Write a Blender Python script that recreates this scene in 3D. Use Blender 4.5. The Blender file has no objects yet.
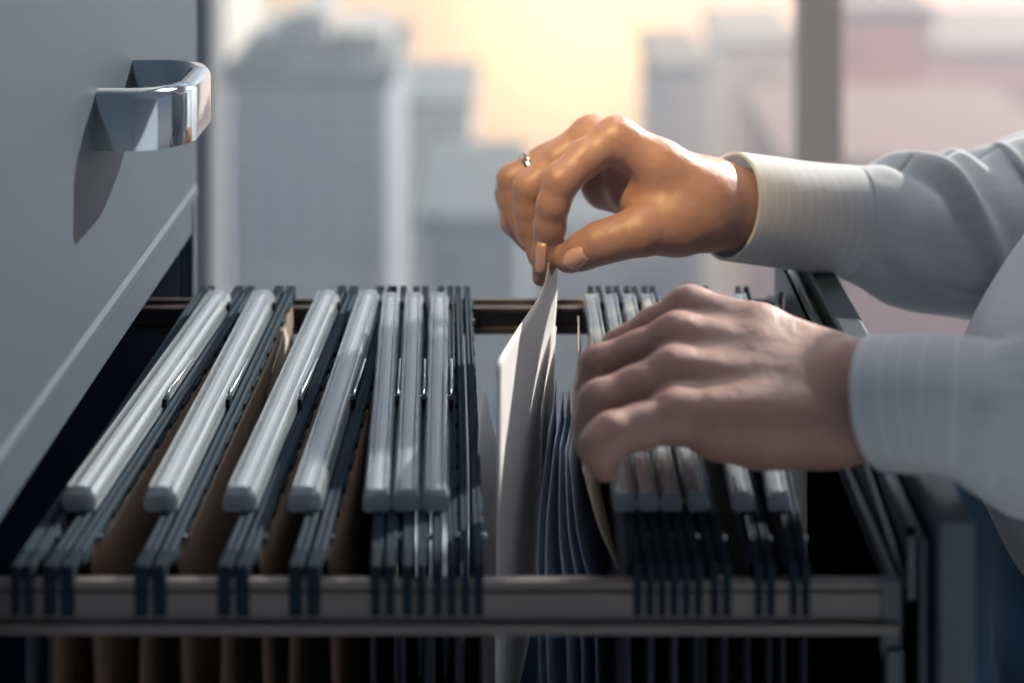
import bpy, math, random
import numpy as np
from mathutils import Vector

random.seed(4)
rng = np.random.RandomState(7)
scn = bpy.context.scene
COL = scn.collection

# ---------------------------------------------------------------- frame
F, CX, CY = 1740.0, 530.0, -272.0      # focal length in pixels, principal point
S, H = 0.87, 1.28                      # metres per working unit, eye height
FLOOR = -H / S                         # floor level in working units


def P(px, py, d):
    return np.array([(px - CX) * d / F, d, -(py - CY) * d / F])


def W(v):
    v = np.asarray(v, dtype=float) * S
    if v.ndim == 1:
        return v + np.array([0, 0, H])
    return v + np.array([[0, 0, H]])


# ---------------------------------------------------------------- materials
def mat(name, col, rough=0.5, metal=0.0, spec=0.5, noise=None, bump=0.0, bscale=200.0, sss=0.0, sss_rad=(1, .35, .2),
        coat=0.0, trans=0.0, col2=None, stretch=(1, 1, 1)):
    m = bpy.data.materials.new(name)
    m.use_nodes = True
    nt = m.node_tree
    b = nt.nodes['Principled BSDF']
    b.inputs['Base Color'].default_value = (*col, 1)
    b.inputs['Roughness'].default_value = rough
    b.inputs['Metallic'].default_value = metal
    b.inputs['Specular IOR Level'].default_value = spec
    b.inputs['Coat Weight'].default_value = coat
    if sss:
        b.inputs['Subsurface Weight'].default_value = sss
        b.inputs['Subsurface Radius'].default_value = sss_rad
        b.inputs['Subsurface Scale'].default_value = 0.008
    if noise or bump:
        tc = nt.nodes.new('ShaderNodeTexCoord')
        mp = nt.nodes.new('ShaderNodeMapping')
        mp.inputs['Scale'].default_value = stretch
        nt.links.new(tc.outputs['Object'], mp.inputs['Vector'])
    if noise:
        n = nt.nodes.new('ShaderNodeTexNoise')
        n.inputs['Scale'].default_value = noise
        n.inputs['Detail'].default_value = 4
        r = nt.nodes.new('ShaderNodeMix')
        r.data_type = 'RGBA'
        r.inputs['A'].default_value = (*col, 1)
        r.inputs['B'].default_value = (*(col2 or [c * .8 for c in col]), 1)
        nt.links.new(mp.outputs[0], n.inputs['Vector'])
        nt.links.new(n.outputs[0], r.inputs['Factor'])
        nt.links.new(r.outputs['Result'], b.inputs['Base Color'])
    if bump:
        n2 = nt.nodes.new('ShaderNodeTexNoise')
        n2.inputs['Scale'].default_value = bscale
        n2.inputs['Detail'].default_value = 5
        bp = nt.nodes.new('ShaderNodeBump')
        bp.inputs['Strength'].default_value = bump
        bp.inputs['Distance'].default_value = 0.002
        nt.links.new(mp.outputs[0], n2.inputs['Vector'])
        nt.links.new(n2.outputs[0], bp.inputs['Height'])
        nt.links.new(bp.outputs[0], b.inputs['Normal'])
    if trans:
        t = nt.nodes.new('ShaderNodeBsdfTranslucent')
        t.inputs['Color'].default_value = (*col, 1)
        mx = nt.nodes.new('ShaderNodeMixShader')
        mx.inputs[0].default_value = trans
        nt.links.new(b.outputs[0], mx.inputs[1])
        nt.links.new(t.outputs[0], mx.inputs[2])
        nt.links.new(mx.outputs[0], nt.nodes['Material Output'].inputs['Surface'])
    return m


def cloth(name, base, line, spacing, axis, rough=.85, trans=.28):
    """woven shirt cotton with thin lighter stripes; axis: 0 = stripes across the arm, 1 = along it"""
    m = mat(name, base, rough, trans=trans, spec=.2)
    nt = m.node_tree
    b = nt.nodes['Principled BSDF']
    uv = nt.nodes.new('ShaderNodeTexCoord')
    sp = nt.nodes.new('ShaderNodeSeparateXYZ')
    nt.links.new(uv.outputs['UV'], sp.inputs[0])
    d = nt.nodes.new('ShaderNodeMath'); d.operation = 'DIVIDE'
    nt.links.new(sp.outputs[axis], d.inputs[0]); d.inputs[1].default_value = spacing
    f = nt.nodes.new('ShaderNodeMath'); f.operation = 'FRACT'
    nt.links.new(d.outputs[0], f.inputs[0])
    c = nt.nodes.new('ShaderNodeMath'); c.operation = 'COMPARE'
    nt.links.new(f.outputs[0], c.inputs[0]); c.inputs[1].default_value = .5; c.inputs[2].default_value = .07
    mx = nt.nodes.new('ShaderNodeMix'); mx.data_type = 'RGBA'
    mx.inputs['A'].default_value = (*base, 1); mx.inputs['B'].default_value = (*line, 1)
    nt.links.new(c.outputs[0], mx.inputs['Factor'])
    nt.links.new(mx.outputs['Result'], b.inputs['Base Color'])
    n = nt.nodes.new('ShaderNodeTexNoise'); n.inputs['Scale'].default_value = 55; n.inputs['Detail'].default_value = 6
    o = nt.nodes.new('ShaderNodeTexCoord')
    nt.links.new(o.outputs['Object'], n.inputs['Vector'])
    bp = nt.nodes.new('ShaderNodeBump'); bp.inputs['Strength'].default_value = .25; bp.inputs['Distance'].default_value = .003
    nt.links.new(n.outputs[0], bp.inputs['Height']); nt.links.new(bp.outputs[0], b.inputs['Normal'])
    return m


M = {}
M['cabinet'] = mat('cabinet_paint', (.044, .066, .094), .55, spec=.25, noise=9, col2=(.040, .061, .088), bump=.03, bscale=300)
M['cabinet_edge'] = mat('cabinet_edge_paint', (.30, .34, .37), .35)
M['drawer_paint'] = mat('drawer_paint', (.038, .056, .074), .38, bump=.03, bscale=400)
M['inside'] = mat('cabinet_inside', (.055, .10, .17), .6)
M['chrome'] = mat('chrome', (.50, .54, .58), .10, 1.0)
M['rail'] = mat('rail_steel', (.135, .115, .115), .42, .3, noise=30, col2=(.10, .09, .092))
M['bar'] = mat('hanger_bar_steel', (.018, .032, .048), .75, .0, spec=.06)
M['hook'] = mat('hook_black', (.012, .020, .032), .8, spec=.06)
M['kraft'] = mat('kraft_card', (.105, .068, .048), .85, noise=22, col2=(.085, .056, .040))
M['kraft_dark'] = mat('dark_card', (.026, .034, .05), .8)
M['cream'] = mat('cream_card', (.66, .60, .54), .85, trans=.4)
M['paper'] = mat('white_paper', (.84, .84, .86), .8, trans=.22, bump=.04, bscale=60)
M['paper_blue'] = mat('blue_paper', (.62, .70, .84), .8, trans=.5)
M['paper_pale'] = mat('pale_blue_paper', (.64, .72, .88), .8, trans=.4)
M['label'] = mat('label_card', (.72, .74, .76), .5)
M['skin'] = mat('skin', (.38, .225, .19), .46, sss=.25, noise=60, col2=(.30, .165, .14), bump=.35, bscale=170, spec=.45)
M['nail'] = mat('nail', (.56, .34, .29), .22, spec=.6, coat=.3)
M['gold'] = mat('ring_metal', (.75, .62, .42), .18, 1.0)
M['hair'] = mat('hair', (.035, .022, .015), .5)
M['shirt'] = cloth('shirt_cotton', (.70, .72, .76), (.76, .78, .82), .0100, 1)
M['cuff'] = cloth('cuff_cotton', (.70, .72, .76), (.80, .82, .85), .0086, 0)
M['button'] = mat('button', (.6, .6, .6), .3)
M['jeans'] = mat('denim', (.05, .15, .30), .9, noise=35, col2=(.07, .19, .36), bump=.2, bscale=250)
M['shoe'] = mat('shoe_leather', (.02, .018, .018), .4)
M['floor'] = mat('floor_stone', (.30, .31, .33), .35, noise=3, col2=(.26, .27, .29))
M['wall'] = mat('wall_paint', (.26, .31, .38), .8, bump=.05, bscale=80)
M['ceiling'] = mat('ceiling_paint', (.55, .57, .6), .9, bump=.03, bscale=60)
M['mullion'] = mat('mullion_aluminium', (.42, .36, .33), .45, .2)
M['mullion_pale'] = mat('pale_aluminium', (.5, .52, .55), .45, .2)


M['mullion_grey'] = mat('grey_aluminium', (.12, .14, .17), .45, .2)


def clear_plastic():
    m = bpy.data.materials.new('clear_plastic'); m.use_nodes = True
    nt = m.node_tree
    b = nt.nodes['Principled BSDF']
    b.inputs['Base Color'].default_value = (.33, .37, .41, 1)
    b.inputs['Roughness'].default_value = .09
    b.inputs['Specular IOR Level'].default_value = .9
    b.inputs['Coat Weight'].default_value = .8
    b.inputs['Coat Roughness'].default_value = .12
    t = nt.nodes.new('ShaderNodeBsdfTransparent'); t.inputs[0].default_value = (.85, .89, .93, 1)
    mx = nt.nodes.new('ShaderNodeMixShader'); mx.inputs[0].default_value = .45
    nt.links.new(b.outputs[0], mx.inputs[1]); nt.links.new(t.outputs[0], mx.inputs[2])
    nt.links.new(mx.outputs[0], nt.nodes['Material Output'].inputs['Surface'])
    return m


def window_glass():
    m = bpy.data.materials.new('window_glass'); m.use_nodes = True
    nt = m.node_tree
    nt.nodes.remove(nt.nodes['Principled BSDF'])
    t = nt.nodes.new('ShaderNodeBsdfTransparent'); t.inputs[0].default_value = (.97, .98, .99, 1)
    g = nt.nodes.new('ShaderNodeBsdfGlossy'); g.inputs['Roughness'].default_value = .02
    mx = nt.nodes.new('ShaderNodeMixShader'); mx.inputs[0].default_value = .04
    nt.links.new(t.outputs[0], mx.inputs[1]); nt.links.new(g.outputs[0], mx.inputs[2])
    nt.links.new(mx.outputs[0], nt.nodes['Material Output'].inputs['Surface'])
    return m


M['plastic'] = clear_plastic()
M['glass'] = window_glass()


def facade(name, wall, glass, sx, sz, fx=.62, fz=.6):
    """pale building skin with a grid of darker window bands, in metres"""
    m = mat(name, wall, .7)
    nt = m.node_tree
    b = nt.nodes['Principled BSDF']
    tc = nt.nodes.new('ShaderNodeTexCoord')
    sp = nt.nodes.new('ShaderNodeSeparateXYZ'); nt.links.new(tc.outputs['Object'], sp.inputs[0])
    add = nt.nodes.new('ShaderNodeMath'); add.operation = 'ADD'
    nt.links.new(sp.outputs[0], add.inputs[0]); nt.links.new(sp.outputs[1], add.inputs[1])
    fac = None
    for src, s, f in ((add.outputs[0], sx, fx), (sp.outputs[2], sz, fz)):
        d = nt.nodes.new('ShaderNodeMath'); d.operation = 'DIVIDE'; d.inputs[1].default_value = s
        nt.links.new(src, d.inputs[0])
        fr = nt.nodes.new('ShaderNodeMath'); fr.operation = 'FRACT'; nt.links.new(d.outputs[0], fr.inputs[0])
        lt = nt.nodes.new('ShaderNodeMath'); lt.operation = 'LESS_THAN'; lt.inputs[1].default_value = f
        nt.links.new(fr.outputs[0], lt.inputs[0])
        if fac is None:
            fac = lt.outputs[0]
        else:
            mu = nt.nodes.new('ShaderNodeMath'); mu.operation = 'MULTIPLY'
            nt.links.new(fac, mu.inputs[0]); nt.links.new(lt.outputs[0], mu.inputs[1]); fac = mu.outputs[0]
    mx = nt.nodes.new('ShaderNodeMix'); mx.data_type = 'RGBA'
    mx.inputs['A'].default_value = (*wall, 1); mx.inputs['B'].default_value = (*glass, 1)
    nt.links.new(fac, mx.inputs['Factor']); nt.links.new(mx.outputs['Result'], b.inputs['Base Color'])
    return m


# ---------------------------------------------------------------- object helpers
def tag(o, label=None, cat=None, group=None, kind=None):
    for k, v in (('label', label), ('category', cat), ('group', group), ('kind', kind)):
        if v:
            o[k] = v
    return o


def empty(name, loc, label, cat, group=None):
    o = bpy.data.objects.new(name, None)
    o.empty_display_size = .05
    COL.objects.link(o)
    o.location = W(loc)
    o['_base'] = 0
    del o['_base']
    return tag(o, label, cat, group)


def root_loc(o):
    v = Vector((0, 0, 0))
    while o is not None:
        v += o.location
        o = o.parent
    return np.array(v)


class MB:
    """collects shapes in working units"""
    def __init__(s):
        s.v, s.f, s.uv, s.sm = [], [], {}, []

    def add(s, verts, faces, smooth=False, uv=None):
        k = len(s.v)
        s.v += [tuple(map(float, p)) for p in verts]
        for f in faces:
            s.f.append(tuple(k + int(i) for i in f)); s.sm.append(smooth)
        if uv is not None:
            for i, w in enumerate(uv):
                s.uv[k + i] = w
        return s

    def box(s, a, b):
        x0, y0, z0 = a; x1, y1, z1 = b
        v = [(x0, y0, z0), (x1, y0, z0), (x1, y1, z0), (x0, y1, z0), (x0, y0, z1), (x1, y0, z1), (x1, y1, z1), (x0, y1, z1)]
        return s.add(v, [(0, 3, 2, 1), (4, 5, 6, 7), (0, 1, 5, 4), (1, 2, 6, 5), (2, 3, 7, 6), (3, 0, 4, 7)])

    def prism(s, prof, y0, y1, axis='y', smooth=False):
        """closed 2-D profile extruded; axis y: profile is (x, z); axis x: (y, z); axis z: (x, y)"""
        n = len(prof)
        def at(p, t):
            return {'y': (p[0], t, p[1]), 'x': (t, p[0], p[1]), 'z': (p[0], p[1], t)}[axis]
        v = [at(p, y0) for p in prof] + [at(p, y1) for p in prof]
        s.add(v, [(i, (i + 1) % n, n + (i + 1) % n, n + i) for i in range(n)], smooth)
        return s.add(v, [tuple(range(n))[::-1], tuple(range(n, 2 * n))])

    def tube(s, pts, r, n=12, cap=True):
        pts = [np.array(p, float) for p in pts]
        rr = r if isinstance(r, (list, tuple)) else [r] * len(pts)
        rings = []
        t0 = pts[1] - pts[0]; t0 /= np.linalg.norm(t0)
        u = np.cross(t0, (0, 0, 1.0))
        if np.linalg.norm(u) < 1e-3:
            u = np.cross(t0, (1.0, 0, 0))
        u /= np.linalg.norm(u)
        vs = []
        for i, p in enumerate(pts):
            t = pts[min(i + 1, len(pts) - 1)] - pts[max(i - 1, 0)]; t /= np.linalg.norm(t)
            u = u - t * np.dot(u, t); u /= np.linalg.norm(u); w = np.cross(t, u)
            for k in range(n):
                a = 2 * math.pi * k / n
                vs.append(p + rr[i] * (math.cos(a) * u + math.sin(a) * w))
        fs = [(i * n + k, i * n + (k + 1) % n, (i + 1) * n + (k + 1) % n, (i + 1) * n + k) for i in range(len(pts) - 1) for k in range(n)]
        s.add(vs, fs, True)
        if cap:
            s.add(vs[:n], [tuple(range(n))[::-1]]); s.add(vs[-n:], [tuple(range(n))])
        return s

    def build(s, name, material, parent=None, bevel=0, solid=0, sub=0, segs=2, offset=0):
        me = bpy.data.meshes.new(name)
        vw = W(np.array(s.v))
        base = root_loc(parent) if parent is not None else vw.min(0) * .5 + vw.max(0) * .5
        if parent is None:
            base[2] = vw[:, 2].min()
        me.from_pydata([tuple(p) for p in (vw - base)], [], s.f)
        me.polygons.foreach_set('use_smooth', s.sm)
        if s.uv:
            ul = me.uv_layers.new(name='UVMap')
            for lp in me.loops:
                ul.data[lp.index].uv = s.uv.get(lp.vertex_index, (0, 0))
        me.materials.append(material)
        me.update()
        o = bpy.data.objects.new(name, me)
        COL.objects.link(o)
        if parent is not None:
            o.parent = parent
        else:
            o.location = base
        if solid:
            m = o.modifiers.new('solid', 'SOLIDIFY'); m.thickness = solid * S; m.offset = offset
        if sub:
            m = o.modifiers.new('sub', 'SUBSURF'); m.levels = sub; m.render_levels = sub
        if bevel:
            m = o.modifiers.new('bevel', 'BEVEL'); m.width = bevel * S; m.segments = segs; m.limit_method = 'ANGLE'
            m.harden_normals = False
        return o


def struct(o):
    o['kind'] = 'structure'
    return o


# ---------------------------------------------------------------- implicit surfaces
def cone_sdf(G, a, ra, b, rb):
    a = np.asarray(a, np.float32); b = np.asarray(b, np.float32)
    ab = b - a; L = float(ab @ ab) + 1e-12
    x, y, z = G[0] - a[0], G[1] - a[1], G[2] - a[2]
    t = np.clip((x * ab[0] + y * ab[1] + z * ab[2]) / L, 0, 1)
    d = np.sqrt((x - t * ab[0]) ** 2 + (y - t * ab[1]) ** 2 + (z - t * ab[2]) ** 2)
    return d - (ra + t * (rb - ra))


def smin(a, b, k):
    h = np.maximum(k - np.abs(a - b), 0) / k
    return np.minimum(a, b) - h * h * k * .25


def chain(G, pts, k):
    d = None
    for (p, r), (q, s) in zip(pts[:-1], pts[1:]):
        c = cone_sdf(G, p, r, q, s)
        d = c if d is None else smin(d, c, k)
    return d


def grid(lo, hi, h):
    ax = [np.arange(lo[i], hi[i] + h, h, dtype=np.float32) for i in range(3)]
    return ax, (ax[0][:, None, None], ax[1][None, :, None], ax[2][None, None, :])


def surface_nets(D, ax):
    D = D.astype(np.float32)
    ins = D < 0
    nx, ny, nz = D.shape
    cnt = np.zeros((nx - 1, ny - 1, nz - 1), np.float32)
    acc = np.zeros((3, nx - 1, ny - 1, nz - 1), np.float32)
    corners = [(i, j, k) for i in (0, 1) for j in (0, 1) for k in (0, 1)]
    def sl(c):
        return tuple(slice(c[i], D.shape[i] - 1 + c[i]) for i in range(3))
    mixed = np.zeros_like(cnt, bool)
    ref = ins[sl((0, 0, 0))]
    for c in corners[1:]:
        mixed |= ins[sl(c)] != ref
    idx = np.argwhere(mixed)
    pos = np.zeros((len(idx), 3)); num = np.zeros(len(idx))
    for c in corners:
        for axis in range(3):
            if c[axis] == 0:
                e = list(c); e[axis] = 1
                A = D[idx[:, 0] + c[0], idx[:, 1] + c[1], idx[:, 2] + c[2]]
                B = D[idx[:, 0] + e[0], idx[:, 1] + e[1], idx[:, 2] + e[2]]
                x = (A < 0) != (B < 0)
                t = A / np.where(np.abs(A - B) < 1e-9, 1e-9, A - B)
                q = np.tile(np.array(c, float), (len(idx), 1)); q[:, axis] = t
                pos[x] += q[x]; num[x] += 1
    pos = pos / num[:, None] + idx
    h = float(ax[0][1] - ax[0][0])
    verts = pos * h + np.array([ax[0][0], ax[1][0], ax[2][0]])
    ids = -np.ones(mixed.shape, np.int64); ids[mixed] = np.arange(len(idx))
    faces = []
    for axis in range(3):
        s0 = [slice(None)] * 3; s1 = [slice(None)] * 3
        s0[axis] = slice(0, -1); s1[axis] = slice(1, None)
        ch = np.argwhere(ins[tuple(s0)] != ins[tuple(s1)])
        u, w = (axis + 1) % 3, (axis + 2) % 3
        ok = (ch[:, u] > 0) & (ch[:, w] > 0) & (ch[:, u] < D.shape[u] - 1) & (ch[:, w] < D.shape[w] - 1)
        ch = ch[ok]
        q = []
        for du, dw in ((-1, -1), (0, -1), (0, 0), (-1, 0)):
            c = ch.copy(); c[:, u] += du; c[:, w] += dw
            q.append(ids[c[:, 0], c[:, 1], c[:, 2]])
        q = np.stack(q, 1)
        flip = ~ins[ch[:, 0], ch[:, 1], ch[:, 2]]
        q[flip] = q[flip][:, ::-1]
        faces.append(q)
    return verts, np.concatenate(faces)


# ================================================================= SETTING
X0, X1, Y0, YW = -.95, 3.2, -3.0, 3.0
CEIL = FLOOR + 2.8 / S
struct(MB().box((X0, Y0, FLOOR - .1), (X1, YW + .2, FLOOR)).build('floor', M['floor']))
struct(MB().box((X0, Y0, CEIL), (X1, YW + .2, CEIL + .1)).build('ceiling', M['ceiling']))
struct(MB().box((X0 - .1, Y0, FLOOR), (X0, YW + .2, CEIL)).build('wall_left', M['wall']))
struct(MB().box((X0 - .1, Y0 - .1, FLOOR), (X1, Y0, CEIL)).build('wall_back', M['wall']))
struct(MB().box((X0, Y0, FLOOR), (X0 + .015, YW, FLOOR + .1)).build('baseboard_left', M['mullion_pale'], bevel=.003))
xs = [X0, -.575, .498, 2.30, X1]
for i in range(4):
    a, b = xs[i], xs[i + 1]
    fr = MB()
    for zz in (FLOOR, CEIL - .07):
        fr.box((a, YW - .03, zz), (b, YW + .05, zz + .07))
    w = struct(fr.build('window_%d' % (i + 1), M['mullion_pale'], bevel=.004))
    MB().box((a + .01, YW + .005, FLOOR + .05), (b - .01, YW + .012, CEIL - .05)).build('pane', M['glass'], w)
for i, x in enumerate(xs[1:-1]):
    struct(MB().box((x - .034, YW - .05, FLOOR), (x + .034, YW + .06, CEIL)).build('trim_%d' % (i + 1), M['mullion'] if i else M['mullion_grey'], bevel=.005))

# ================================================================= CITY BEYOND THE WINDOW
FAC = {
    'blue': facade('facade_blue_grey', (.36, .43, .54), (.22, .29, .41), 2.6, 1.25, .80, .55),
    'grey': facade('facade_grey', (.50, .50, .50), (.38, .40, .44), 7, 5),
    'warm': facade('facade_warm', (.60, .54, .45), (.48, .44, .38), 8, 6),
    'pink': facade('facade_rose', (.75, .30, .30), (.62, .27, .28), 9, 6),
    'pale': facade('facade_pale', (.66, .66, .66), (.54, .56, .59), 8, 6),
    'slate': facade('facade_slate', (.17, .24, .34), (.12, .17, .27), 9, 6),
}
ROOF = mat('roof_gravel', (.11, .14, .18), .9)


ROOFS = {'pink': mat('roof_clay', (.26, .15, .15), .9), 'warm': mat('roof_tan', (.24, .18, .14), .9)}


def tower(px0, px1, top, d, depth, fac, label, crown=None, group='city towers beyond the window'):
    """office tower seen through the window: pixel span, top row and distance in working units"""
    x0, x1 = (px0 - CX) * d / F, (px1 - CX) * d / F
    z1 = -(top - CY) * d / F
    z0 = -.56 * 420
    z0 = min(z0, z1 - 60)
    t = empty('office_tower', ((x0 + x1) / 2, d + depth / 2, z0), label, 'building', group)
    MB().box((x0, d, z0), (x1, d + depth, z1)).build('facade', FAC[fac], t)
    r = MB().box((x0 - .6, d - .6, z1), (x1 + .6, d + depth + .6, z1 + 1.6))
    r.build('roof_slab', ROOFS.get(fac, ROOF), t)
    for a, b, hh in crown or []:
        xa, xb = x0 + (x1 - x0) * a, x0 + (x1 - x0) * b
        MB().box((xa, d + depth * .2, z1 + 1.6), (xb, d + depth * .7, z1 + 1.6 + hh)).build('plant_room', FAC['grey'], t)
    return t


tower(228, 388, 84, 170, 26, 'blue', 'blue grey gridded office tower outside the window, left of the hands',
      [(.08, .3, 2.6), (.36, .58, 4.6), (.66, .95, 2.6)])
tower(392, 470, 110, 262, 30, 'grey', 'grey tower standing just right of the blue grey gridded tower')
tower(425, 520, 232, 150, 26, 'slate', 'low dark slate block below the grey tower, behind the raised document')
tower(528, 700, 238, 190, 22, 'slate', 'wide dark slate block low behind the pinching hand')
tower(652, 704, 75, 222, 24, 'warm', 'tan tower right of the sun glow')
tower(722, 800, 50, 270, 30, 'warm', 'tan tower half hidden by the dark window mullion')
tower(842, 930, 22, 180, 26, 'pink', 'rose clad tower right of the dark window mullion')
tower(940, 1100, 60, 215, 30, 'pink', 'wide rose block behind the raised sleeve at the right')
tower(790, 1080, 180, 130, 26, 'pink', 'low rose block below the rose towers')
tower(60, 226, -30, 300, 40, 'pale', 'pale tower at far left behind the cabinet edge')
gz = -.56 * 420
struct(MB().box((-1500, 60, gz - 2), (1500, 900, gz)).build('ground', mat('city_ground', (.16, .20, .26), .9, noise=.02, col2=(.24, .26, .29))))

hz = bpy.data.materials.new('haze'); hz.use_nodes = True
hn = hz.node_tree; hn.nodes.remove(hn.nodes['Principled BSDF'])
vs_ = hn.nodes.new('ShaderNodeVolumeScatter'); vs_.inputs['Color'].default_value = (.66, .80, 1, 1); vs_.inputs['Density'].default_value = .0025; vs_.inputs['Anisotropy'].default_value = .55
hn.links.new(vs_.outputs[0], hn.nodes['Material Output'].inputs['Volume'])
hb_ = MB().box((-400, 12, -236), (500, 380, 60)).build('city_haze', hz)
tag(hb_, 'thin bright haze hanging between the city towers outside', 'haze', kind='stuff')

# ================================================================= FILING CABINET
XF = -.237                    # front plane of the closed drawer fronts
CN, CF = .755, 1.245          # near and far side of the cabinet
cab = empty('filing_cabinet', ((XF - .30), 1.0, FLOOR), 'tall grey steel filing cabinet with one drawer pulled open', 'cabinet')
ZT = -.334                    # lower edge of the drawer front above the open drawer
ZB = -.70                     # bottom of the open drawer bay
XB = XF - .58
b = MB()
b.box((XB, CN, FLOOR + .03), (XB + .012, CF, .22))                    # back
b.box((XB, CN, FLOOR + .03), (XF - .008, CN + .010, .22))             # near side
b.box((XB, CF - .010, FLOOR + .03), (XF - .008, CF, .22))             # far side
b.box((XB, CN, .21), (XF - .008, CF, .22))                            # top
b.box((XF - .03, CN, ZT - .026), (XF - .003, CF, ZT - .002))          # rail between drawers
b.box((XB, CN, ZT - .010), (XF - .02, CF, ZT - .002))
b.box((XF - .03, CN, FLOOR), (XF - .012, CF, FLOOR + .08))            # plinth
b.box((XB, CN + .02, FLOOR), (XF - .03, CF - .02, FLOOR + .03))
b.box((XF - .03, CF - .009, FLOOR + .03), (XF - .002, CF + .004, .22))   # far stile
b.box((XF - .03, CN - .004, FLOOR + .03), (XF - .002, CN + .009, .22))   # near stile
b.build('body', M['cabinet'], cab, bevel=.0015)
il = MB()
il.box((XB + .013, CN + .011, ZB), (XF - .031, CN + .014, ZT - .027))
il.box((XB + .013, CF - .014, ZB), (XF - .012, CF - .0095, ZT - .027))
il.box((XB + .013, CN + .014, ZB), (XB + .016, CF - .014, ZT - .027))
il.box((XB + .013, CN + .014, ZT - .030), (XF - .032, CF - .014, ZT - .0265))
il.box((XB + .013, CN + .014, ZB), (XF - .012, CF - .014, ZB + .004))
il.build('lining', M['inside'], cab)


def cabinet_front(z0, z1):
    f = MB()
    prof = [(XF - .009, z0 + .004), (XF - .003, z0), (XF + .0015, z0 + .0015), (XF + .0015, z0 + .008), (XF, z0 + .0115), (XF, z1 - .004), (XF - .004, z1), (XF - .009, z1)]
    f.prism(prof, CN + .003, CF - .011)
    return f.build('drawer_front', M['cabinet'], cab, bevel=.0012)


front = cabinet_front(ZT, .205)
cabinet_front(FLOOR + .09, -1.06)
cabinet_front(-1.05, ZB - .01)

# handle: a chrome D pull, wide band with a rounded top edge
ya, yb = .948, 1.046
zt, zb = -.198, -.2315
out = .050


def d_pull(inset, outd):
    pts = []
    r = .030
    x0, x1 = XF, XF + outd
    y0, y1 = ya + inset, yb - inset
    pts.append((x0, y0))
    rr = max(r - inset, .006)
    for k in range(11):
        a = math.pi * 1.5 + k / 10 * math.pi / 2
        pts.append((x1 - rr + rr * math.cos(a), y0 + rr + rr * math.sin(a)))
    for k in range(11):
        a = k / 10 * math.pi / 2
        pts.append((x1 - rr + rr * math.cos(a), y1 - rr + rr * math.sin(a)))
    pts.append((x0, y1))
    return pts


o_, i_ = d_pull(0, out), d_pull(.010, out - .011)
mid_o, mid_i = d_pull(.0025, out - .0028), d_pull(.008, out - .0088)
n = len(o_)
hb = MB()
rows = [(i_, zb), (o_, zb + .001), (o_, zt - .0045), (mid_o, zt - .0008), (mid_i, zt), (i_, zt - .002), (i_, zb)]
vs = [(p[0], p[1], z) for ring, z in rows for p in ring]
fs = [(r * n + k, r * n + k + 1, (r + 1) * n + k + 1, (r + 1) * n + k) for r in range(len(rows) - 1) for k in range(n - 1)]
hb.add(vs, fs, True)
for k in (0, n - 1):
    hb.add([(rw[k][0], rw[k][1], z) for rw, z in rows[:-1]], [tuple(range(6))])
h = hb.build('handle', M['chrome'], front)
md = h.modifiers.new('split', 'EDGE_SPLIT'); md.split_angle = math.radians(50)
h['label'] = 'chrome pull handle'

# ---- the open drawer, a part of the cabinet
XR = .168
RZ = -.3945
dr = MB()
dr.box((XF - .26, .800, ZB + .015), (XR + .004, .806, ZB + .10))         # low tray sides
dr.box((XF - .26, 1.212, ZB + .015), (XR + .004, 1.218, ZB + .10))
dr.box((XF - .26, .800, ZB + .010), (XR + .004, 1.218, ZB + .016))
dr.box((XF - .26, .800, ZB + .015), (XF - .254, 1.218, RZ))
drawer = dr.build('drawer', M['inside'], cab, bevel=.001)


def rail(y, sgn):
    r = MB()
    # angle section: upright web, top lip and a lower flange
    r.box((XF - .25, y - .002, RZ - .018), (XR, y + .002, RZ))
    r.box((XF - .25, y - .002 if sgn > 0 else y - .010, RZ - .006), (XR, y + .010 if sgn > 0 else y + .002, RZ - .003))
    r.box((XF - .25, y - .006, RZ - .023), (XR + .002, y + .004, RZ - .018))
    return r.build('hanging_rail', M['rail'], drawer, bevel=.0008)


rail(.806, 1)
rail(1.203, -1)
sr = MB()
sr.box((XR - .001, .806, RZ - .010), (XR + .003, 1.205, RZ + .001))
sr.box((XR - .006, .803, RZ - .034), (XR + .004, .809, RZ + .001))
sr.box((XR - .004, .800, ZB + .016), (XR + .004, .812, RZ - .03))
sr.box((XR - .004, 1.198, ZB + .016), (XR + .004, 1.210, RZ - .0))
sr.build('side_rail', M['drawer_paint'], drawer, bevel=.0008)
# inner plate of the drawer front with an oval slot near the far end
ip = MB()
y0, y1, z0, z1 = .798, 1.235, -.69, -.366
oy, oz, ra, rb = 1.190, -.400, .024, .0125
ring = [(oy + ra * math.cos(a), oz + rb * math.sin(a)) for a in [2 * math.pi * k / 32 for k in range(32)]]
outer = []
for k in range(32):
    a = 2 * math.pi * k / 32
    c, s_ = math.cos(a), math.sin(a)
    t = min((y1 - oy) / c if c > 1e-6 else ((y0 - oy) / c if c < -1e-6 else 9), (z1 - oz) / s_ if s_ > 1e-6 else ((z0 - oz) / s_ if s_ < -1e-6 else 9))
    outer.append((oy + c * t, oz + s_ * t))
v = [(.1735, p[0], p[1]) for p in ring] + [(.1735, p[0], p[1]) for p in outer] + [(.1765, p[0], p[1]) for p in ring] + [(.1765, p[0], p[1]) for p in outer]
f = []
for k in range(32):
    j = (k + 1) % 32
    f += [(k, j, 32 + j, 32 + k), (64 + k, 96 + k, 96 + j, 64 + j), (k, 64 + k, 64 + j, j), (32 + k, 32 + j, 96 + j, 96 + k)]
corner = [(y0, z0), (y1, z0), (y1, z1), (y0, z1)]
ip.add(v, f)
cb = MB()
ip.box((.1735, y0, z0), (.1765, y0 + .004, z1))
ip.box((.1735, y0, z1 - .005), (.1765, y1, z1 + .0005))
ip.box((.1735, y0, z0), (.1765, oy - .1, z1 - .05))
ip.build('inner_plate', M['drawer_paint'], drawer)
fp = MB()
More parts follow.
